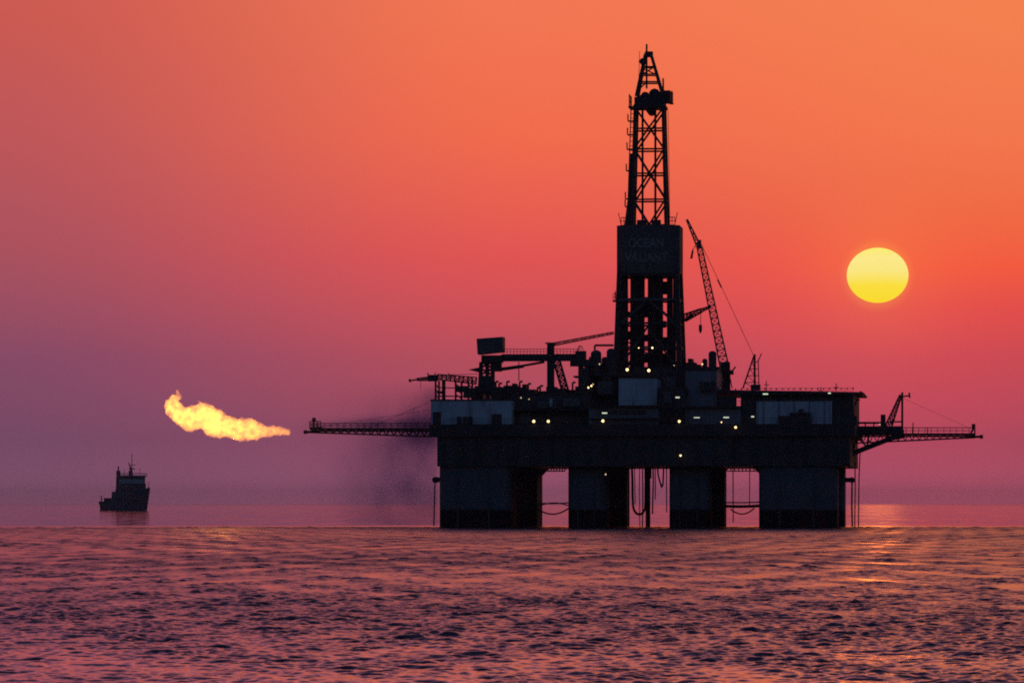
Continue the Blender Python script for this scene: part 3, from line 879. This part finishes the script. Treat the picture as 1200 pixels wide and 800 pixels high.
fo = W(341, 505.5, FD)
vs, fs = [], []
N = 40
pts = []
for i in range(len(prof) - 1):
    for t in (0, .25, .5, .75):
        pts.append([prof[i][k] + (prof[i + 1][k] - prof[i][k]) * t for k in range(3)])
pts.append(list(prof[-1]))
for (x, t, bt) in pts:
    c = W(x, (t + bt) / 2, FD); r = (bt - t) / 2 * FD / F
    for i in range(N):
        a = 2 * math.pi * i / N
        v = c + Vector((0, math.cos(a) * r * 0.9, math.sin(a) * r))
        amp = min(1, r / 1.2)
        nv = mnoise.noise_vector(v * 0.75) * .42 + mnoise.noise_vector(v * 1.9) * .62 + mnoise.noise_vector(v * 4.4) * .34
        vs.append(v + Vector((nv.x * .9, nv.y, nv.z)) * amp)
for j in range(len(pts) - 1):
    for i in range(N):
        fs.append((j * N + i, j * N + (i + 1) % N, (j + 1) * N + (i + 1) % N, (j + 1) * N + i))
fs += [tuple(range(N - 1, -1, -1)), tuple(range((len(pts) - 1) * N, len(pts) * N))]
b = MB().add(vs, fs)
# licking tongues on the upper edge
for (x, y, tx, ty, r) in ((206, 468, 209.5, 456, .95), (238, 476, 233, 468.5, .8), (246, 478, 241, 470.5, .7)):
    p, q = W(x, y, FD), W(tx, ty, FD); vv, ff = [], []
    for j in range(7):
        t = j / 6; c = p.lerp(q, t) + Vector((math.sin(t * 5) * .25, 0, 0)); rr = r * (1 - t) ** .8 + .05
        for i in range(12):
            a = 2 * math.pi * i / 12; v = c + Vector((math.cos(a) * rr, math.sin(a) * rr, 0))
            vv.append(v + mnoise.noise_vector(v * 1.8) * .22)
    for j in range(6):
        for i in range(12): ff.append((j * 12 + i, j * 12 + (i + 1) % 12, (j + 1) * 12 + (i + 1) % 12, (j + 1) * 12 + i))
    ff += [tuple(range(11, -1, -1)), tuple(range(72, 84))]
    b.add(vv, ff)
m, g = new_mat("flame_fire")
out = g.n('ShaderNodeOutputMaterial'); em = g.n('ShaderNodeEmission')
tc = g.n('ShaderNodeTexCoord')
nz = g.noise(tc.outputs['Object'], 0.7, 5, 0.65)
em.inputs[0].default_value = (1.0, 0.37, 0.036, 1)
g.link(g.m('MULTIPLY', g.smooth(nz, .32, .66, .2, 1.3), 0.7), em.inputs[1])
g.link(em.outputs[0], out.inputs['Volume'])
flame = b.build("gas_flame", m, None, origin=fo); flame.location = fo
rm_ = flame.modifiers.new('remesh', 'REMESH'); rm_.mode = 'VOXEL'; rm_.voxel_size = .13
tag(flame, "long yellow gas flame blowing left from the tip of the rig's flare boom", "flame")

fl = bpy.data.lights.new("flame_light", 'POINT'); fl.energy = 1800; fl.shadow_soft_size = 1.6; fl.color = (1, .30, .04)
flo = bpy.data.objects.new("flame_light", fl); COL.objects.link(flo); flo.location = W(262, 495, FD)
# ------------------------------------------------------------------ smoke and burner spray beside the rig
so = P(425, 535, 2)
SW, SD, SH = 16.8, 7.0, 16.5
b = MB().box((so.x - SW, so.y - SD, .3), (so.x + SW - 1.2, so.y + SD, so.z + SH))
m, g = new_mat("smoke_volume")
out = g.n('ShaderNodeOutputMaterial'); vol = g.n('ShaderNodeVolumeAbsorption')
tc = g.n('ShaderNodeTexCoord'); sep = g.n('ShaderNodeSeparateXYZ'); g.link(tc.outputs['Object'], sep.inputs[0])
X, Yv, Z = sep.outputs


def gauss(cx, cz, wx, wz, tilt=0.0):
    dx = g.m('DIVIDE', g.m('SUBTRACT', X, cx), wx)
    zz = g.m('SUBTRACT', g.m('SUBTRACT', Z, cz), g.m('MULTIPLY', g.m('SUBTRACT', X, cx), tilt))
    dzv = g.m('DIVIDE', zz, wz)
    q = g.m('ADD', g.m('MULTIPLY', dx, dx), g.m('MULTIPLY', dzv, dzv))
    return g.m('POWER', 2.718, g.m('MULTIPLY', q, -1))


def SP(px, py):
    q = P(px, py, 2) - so; return q.x, q.z


mpn = g.n('ShaderNodeMapping'); mpn.inputs['Scale'].default_value = (1, 1, .55); g.link(tc.outputs['Object'], mpn.inputs['Vector'])
nz = g.noise(mpn.outputs[0], .22, 4, .55)
fld = g.m('MULTIPLY', gauss(*SP(474, 565), 10.5, 15.5), 1.0)
fld = g.m('ADD', fld, g.m('MULTIPLY', gauss(*SP(502, 478), 3.6, 6.0, .7), 1.0))
fld = g.m('ADD', fld, g.m('MULTIPLY', gauss(*SP(445, 497), 10, 1.2, .03), 1.2))
fld = g.m('ADD', fld, g.m('MULTIPLY', gauss(*SP(495, 507), 4.5, 3.5), 1.2))
edge = g.m('MULTIPLY', g.smooth(g.m('ABSOLUTE', Yv), SD * .45, SD, 1, 0), g.smooth(X, -SW, -SW + 7, 0, 1))
edge = g.m('MULTIPLY', edge, g.smooth(Z, SH - 5, SH, 1, 0))
dens = g.m('MULTIPLY', g.m('MULTIPLY', fld, edge), g.smooth(nz, .25, .75, .35, 1.25))
g.link(g.m('MULTIPLY', dens, .15), vol.inputs['Density'])
vol.inputs['Color'].default_value = (.32, .42, .58, 1)  # blue tint stands in for sky light scattered by the smoke
g.link(vol.outputs[0], out.inputs['Volume'])
smoke = one(b, "smoke", m, so, "dark purple smoke and spray drifting below and around the left flare boom", "smoke")
smoke['kind'] = 'stuff'

# ------------------------------------------------------------------ the sun
SUN_PX = (1028.5, 322.5)
SD_ = 90000.0
bm = bmesh.new(); bmesh.ops.create_uvsphere(bm, u_segments=96, v_segments=64, radius=1)
me = bpy.data.meshes.new("sun"); bm.to_mesh(me); bm.free()
for pl in me.polygons: pl.use_smooth = True
sun_o = bpy.data.objects.new("sun", me); COL.objects.link(sun_o)
sun_o.location = W(*SUN_PX, SD_)
sun_o.scale = (36 * SD_ / F, 36 * SD_ / F, 32.2 * SD_ / F)
m, g = new_mat("sun_disc")
out = g.n('ShaderNodeOutputMaterial'); em = g.n('ShaderNodeEmission')
tc = g.n('ShaderNodeTexCoord'); sep = g.n('ShaderNodeSeparateXYZ'); g.link(tc.outputs['Object'], sep.inputs[0])
f = g.m('MULTIPLY_ADD', sep.outputs[2], .5, .5)
c = g.ramp(f, [(0.0, s2l((255, 222, 45))), (.3, s2l((255, 226, 62))), (.55, s2l((255, 234, 128))), (.8, s2l((255, 236, 140))), (1, s2l((255, 240, 110)))])
g.link(c, em.inputs[0]); em.inputs[1].default_value = 1.0
g.link(em.outputs[0], out.inputs[0])
m.cycles.emission_sampling = 'NONE'
me.materials.append(m)
tag(sun_o, "pale yellow setting sun low in the red sky right of the rig", "sun")

# ------------------------------------------------------------------ sea
def make_sea():
    rng = np.random.default_rng(5)
    # rings: coarse under the camera, fine where the waves show, coarse again to the horizon
    r = [2.0]
    while r[-1] < 60: r.append(r[-1] * 1.12)
    r = r[:-1] + [60.0]
    while r[-1] < 95: r.append(r[-1] * 1.003)
    while r[-1] < 300: r.append(r[-1] * 1.0008)
    while r[-1] < 600: r.append(r[-1] * 1.001)
    while r[-1] < 900: r.append(r[-1] * 1.0012)
    while r[-1] < 3500: r.append(r[-1] * 1.004)
    while r[-1] < 90000: r.append(r[-1] * 1.05)
    r = np.array(r)
    fine = np.radians(np.linspace(-9.5, 9.5, 1000))
    rest = np.radians(np.linspace(9.5, 350.5, 100))[1:-1]
    ang = np.concatenate([fine, rest])
    nr, na = len(r), len(ang)
    RR, AA = np.meshgrid(r, ang, indexing='ij')
    X = RR * np.sin(AA); Y = RR * np.cos(AA)
    dr = np.gradient(r)[:, None] * np.ones((1, na))
    da = np.where(np.abs(np.arange(na)) < len(fine), 19.0 / 999, 3.4) * np.pi / 180 * RR
    Z = np.zeros_like(X)
    # wind gusts: broad patches of rougher and smoother water
    gust = np.ones_like(X)
    for k in range(7):
        lam = rng.uniform(25, 130); th = rng.normal(0, .9)
        gust += .10 * np.sin(2 * np.pi / lam * (X * np.sin(th) * .6 + Y * np.cos(th) * .55) + rng.uniform(0, 6.28))
    for k in range(26):                                  # cat's paws: narrow ruffled streaks
        kx, ky = 2 * np.pi / rng.uniform(2.5, 14) * rng.choice((-1, 1)), 2 * np.pi / rng.uniform(9, 60)
        fade = np.clip(14 / kx ** 2 / da ** 2 * .05, 0, 1)
        gust += .105 * fade * np.clip(RR / 380, .3, 1) * np.sin(kx * X + ky * Y + rng.uniform(0, 6.28))
    gust = np.clip(gust, .3, 1.9)
    # calmer slick beyond the rig's front legs
    wob = 8 * np.sin(X / 60.0) + 5 * np.sin(X / 23.0 + 1)
    s = np.clip((Y - (812 + wob)) / 90.0, 0, 1) ** .5; s = s * s * (3 - 2 * s)
    gust *= 1 + .7 * np.exp(-((Y - (802 + wob)) / 16.0) ** 2)      # ruffled rim of the slick
    gust *= 1 - .98 * s
    lost = np.zeros_like(X)
    NW = 170
    S2 = 0.235 ** 2
    for i in range(NW):
        lam = 0.24 * (5.0 / .24) ** ((i + rng.uniform(0, 1)) / NW)
        th = rng.normal(.12, .62)                      # travel roughly along the line of sight
        k = 2 * np.pi / lam
        kx, ky = k * np.sin(th), k * np.cos(th)
        wgt = 1.35 if lam < 1.0 else (.8 if lam < 1.8 else .5)
        amp = wgt * math.sqrt(2 * S2 / NW) / k
        # fade out what the local grid cannot carry
        step = np.maximum(dr * abs(math.cos(th)), da * abs(math.sin(th)))
        keep = np.clip((lam / step - 2.2) / 2.0, 0, 1)
        ph = kx * X + ky * Y + rng.uniform(0, 6.28)
        sn = np.sin(ph)
        Z += keep * amp * (sn + .25 * np.cos(2 * ph))
        lost += (1 - keep ** 2) * wgt ** 2 / NW
    Z *= gust
    rough = np.sqrt(np.clip(lost * S2 * gust ** 2, 0, None))       # slope spread that the mesh no longer shows
    co = np.stack([X, Y, Z], -1).reshape(-1, 3).astype(np.float32)
    i0 = (np.arange(nr - 1)[:, None] * na + np.arange(na)[None, :])
    i1 = (np.arange(nr - 1)[:, None] * na + (np.arange(na)[None, :] + 1) % na)
    quads = np.stack([i0, i1, i1 + na, i0 + na], -1).reshape(-1, 4)[:, ::-1].astype(np.int32)
    me = bpy.data.meshes.new("sea")
    me.vertices.add(len(co)); me.vertices.foreach_set("co", co.ravel())
    me.loops.add(quads.size); me.loops.foreach_set("vertex_index", np.ascontiguousarray(quads).ravel())
    me.polygons.add(len(quads))
    me.polygons.foreach_set("loop_start", np.arange(0, quads.size, 4, dtype=np.int32))
    me.polygons.foreach_set("use_smooth", np.ones(len(quads), dtype=bool))
    me.update(calc_edges=True)
    at = me.attributes.new("unresolved_slope", 'FLOAT', 'POINT')
    at.data.foreach_set("value", rough.ravel().astype(np.float32))
    at = me.attributes.new("ripple", 'FLOAT', 'POINT')
    at.data.foreach_set("value", (gust * np.clip(260.0 / RR, .15, 1.0)).ravel().astype(np.float32))
    o = bpy.data.objects.new("sea", me); COL.objects.link(o)
    tag(o, kind='structure')
    m, g = new_mat("sea_water")
    out = g.n('ShaderNodeOutputMaterial'); p = g.n('ShaderNodeBsdfPrincipled')
    p.inputs['Base Color'].default_value = (.006, .010, .018, 1)
    p.inputs['IOR'].default_value = 1.333
    a = g.n('ShaderNodeAttribute', attribute_name="unresolved_slope")
    tc = g.n('ShaderNodeTexCoord')
    spo = g.n('ShaderNodeSeparateXYZ'); g.link(tc.outputs['Object'], spo.inputs[0])
    alpha = g.m('ADD', g.m('MULTIPLY', a.outputs['Fac'], .5), g.smooth(spo.outputs[1], 790, 900, .0024, .0011))
    tc = g.n('ShaderNodeTexCoord')
    mpw = g.n('ShaderNodeMapping'); mpw.inputs['Scale'].default_value = (.10, .0085, 1); g.link(tc.outputs['Object'], mpw.inputs['Vector'])
    catspaw = g.smooth(g.noise(mpw.outputs[0], 1.0, 4, .65), .46, .66)            # patches ruffled by the wind
    alpha = g.m('ADD', alpha, g.m('MULTIPLY', catspaw, g.smooth(spo.outputs[1], 790, 900, .003, .0055)))
    g.link(g.m('SQRT', alpha), p.inputs['Roughness'])
    n1 = g.noise(tc.outputs['Object'], 2.6, 2, .5)
    rip = g.n('ShaderNodeAttribute', attribute_name='ripple')
    bp_ = g.n('ShaderNodeBump'); g.link(g.m('MULTIPLY', rip.outputs['Fac'], .35), bp_.inputs['Strength']); bp_.inputs['Distance'].default_value = .045
    g.link(n1, bp_.inputs['Height']); g.link(bp_.outputs[0], p.inputs['Normal'])
    g.link(p.outputs[0], out.inputs[0])
    me.materials.append(m)
    return o


make_sea()

# ------------------------------------------------------------------ haze
HAZE = True
if HAZE:
    b = MB().box((-14000, -300, -1.5), (14000, 30000, 106))
    m, g = new_mat("haze_air")
    out = g.n('ShaderNodeOutputMaterial'); vol = g.n('ShaderNodeVolumePrincipled')
    vol.inputs['Color'].default_value = (.93, .86, .95, 1)
    vol.inputs['Density'].default_value = 2.4e-5
    vol.inputs['Anisotropy'].default_value = .3
    g.link(vol.outputs[0], out.inputs['Volume'])
    hz = b.build("haze", m, None, origin=Vector((0, 0, 0)))
    tag(hz, kind='stuff')

# ------------------------------------------------------------------ sky and light
world = bpy.data.worlds.new("World"); scene.world = world
world.use_nodes = True
g = G(world.node_tree)
out = g.n('ShaderNodeOutputWorld'); bg = g.n('ShaderNodeBackground')
tc = g.n('ShaderNodeTexCoord'); sep = g.n('ShaderNodeSeparateXYZ'); g.link(tc.outputs['Generated'], sep.inputs[0])
dx, dy, dzz = sep.outputs
elev = g.m('MULTIPLY', g.m('ARCSINE', dzz), 180 / math.pi)
azim = g.m('MULTIPLY', g.m('ARCTAN2', dx, dy), 180 / math.pi)
# elevation is stretched so the low sky gets most of the ramp
ef = g.m('POWER', g.m('DIVIDE', g.m('MAXIMUM', elev, 0.0), 90.0), 0.5)


def E(deg): return math.sqrt(max(deg, 0) / 90)


def sky_ramp(cols):
    return g.ramp(ef, [(E(d), s2l(c)) for d, c in cols])


HIGH = [(40, (84, 72, 112)), (55, (58, 62, 106)), (90, (46, 58, 100))]
left = sky_ramp([(0, (140, 84, 110)), (.36, (134, 83, 112)), (.9, (121, 75, 104)), (2.03, (136, 75, 103)), (3.46, (171, 82, 95)), (5.12, (191, 87, 90)), (6.78, (204, 90, 82)), (11, (216, 104, 104)), (17, (186, 104, 128)), (26, (126, 92, 130))] + HIGH)
mid = sky_ramp([(0, (164, 86, 110)), (.36, (160, 86, 112)), (.9, (154, 77, 100)), (2.03, (186, 79, 93)), (3.46, (228, 85, 83)), (5.12, (244, 108, 77)), (6.78, (244, 119, 82)), (11, (243, 124, 96)), (17, (206, 116, 124)), (26, (134, 96, 130))] + HIGH)
right = sky_ramp([(0, (180, 86, 108)), (.4, (176, 82, 103)), (.9, (168, 74, 94)), (2.03, (198, 75, 83)), (2.75, (224, 80, 72)), (3.3, (243, 92, 62)), (3.9, (243, 105, 67)), (5.12, (245, 120, 77)), (6.78, (246, 129, 80)), (11, (250, 136, 88)), (17, (216, 124, 118)), (26, (138, 98, 128))] + HIGH)
t1 = g.smooth(azim, -7.5, 0.5); t2 = g.smooth(azim, 0, 7.5)
col = g.mix(t2, g.mix(t1, left, mid), right)
# away from the sunset the dusk sky of the Nishita model takes over
nsh = g.n('ShaderNodeTexSky', sky_type='NISHITA')
nsh.sun_disc = False
nsh.sun_elevation = R(3.2); nsh.sun_rotation = R(5.1)
nsh.air_density = 1.6; nsh.dust_density = 3.0; nsh.ozone_density = 2.0
dusk = g.mix(1.0, nsh.outputs[0], (.074, .094, .182), 'MULTIPLY')
back = g.smooth(g.m('ABSOLUTE', azim), 8, 36)
# unseen sky just above the view, brightened so the waves reflect more light
gain = g.m('MULTIPLY_ADD', g.m('MULTIPLY', g.smooth(elev, 7.2, 10), g.smooth(elev, 13, 30, 1, 0)), .75, 1.0)
col = g.mix(1.0, col, gain, 'MULTIPLY')
# red light pillar in the low haze under the sun
pil = g.m('POWER', 2.718, g.m('MULTIPLY', g.m('POWER', g.m('DIVIDE', g.m('ABSOLUTE', g.m('SUBTRACT', azim, 5.0)), 2.9), 2.0), -1))
pil = g.m('MULTIPLY', pil, g.m('MULTIPLY', g.smooth(elev, 2.2, 4.2, 1, 0), g.smooth(elev, -1, 1.2, .4, 1)))
col = g.mix(1.0, col, g.mix(pil, (0, 0, 0), (.105, .0, .004)), 'ADD')
# aureole: air scattering forward round the low sun
vs_dir = W(*SUN_PX, 1000.0) - Vector((0, 0, CAM_H)); vs_dir.normalize()
dt = g.n('ShaderNodeVectorMath', operation='DISTANCE'); g.link(tc.outputs['Generated'], dt.inputs[0]); dt.inputs[1].default_value = vs_dir
ang_ = g.m('MULTIPLY', dt.outputs['Value'], 180 / math.pi)
au = g.m('POWER', 2.718, g.m('MULTIPLY', g.m('POWER', g.m('DIVIDE', ang_, .95), 2.0), -1))
au2 = g.m('POWER', 2.718, g.m('MULTIPLY', g.m('POWER', g.m('DIVIDE', ang_, .465), 9.0), -1))
col = g.mix(1.0, col, g.mix(au, (0, 0, 0), (.05, .035, .0)), 'ADD')
col = g.mix(1.0, col, g.mix(au2, (0, 0, 0), (.05, .075, .0)), 'ADD')
col = g.mix(back, col, dusk)
g.link(col, bg.inputs[0]); bg.inputs[1].default_value = 1.0
g.link(bg.outputs[0], out.inputs[0])

sl = bpy.data.lights.new("sun_light", 'SUN'); sl.energy = .0042; sl.angle = R(.55); sl.color = (1, .20, .03)
so_ = bpy.data.objects.new("sun_light", sl); COL.objects.link(so_)
el, az = R(4.9), R(5.1)
d = Vector((math.sin(az) * math.cos(el), math.cos(az) * math.cos(el), math.sin(el)))
so_.rotation_euler = (-d).to_track_quat('-Z', 'Y').to_euler()

# ------------------------------------------------------------------ render settings
vs_ = scene.view_settings
vs_.view_transform = 'Standard'; vs_.look = 'None'; vs_.exposure = 0; vs_.gamma = 1; vs_.use_curve_mapping = False
cy = scene.cycles
cy.use_denoising = False
cy.pixel_filter_type = 'BLACKMAN_HARRIS'; cy.filter_width = 1.9
cy.max_bounces = 6; cy.glossy_bounces = 3; cy.diffuse_bounces = 2; cy.volume_bounces = 1
cy.volume_max_steps = 160
cy.volume_step_rate = 1.0
cy.sample_clamp_indirect = 4.0
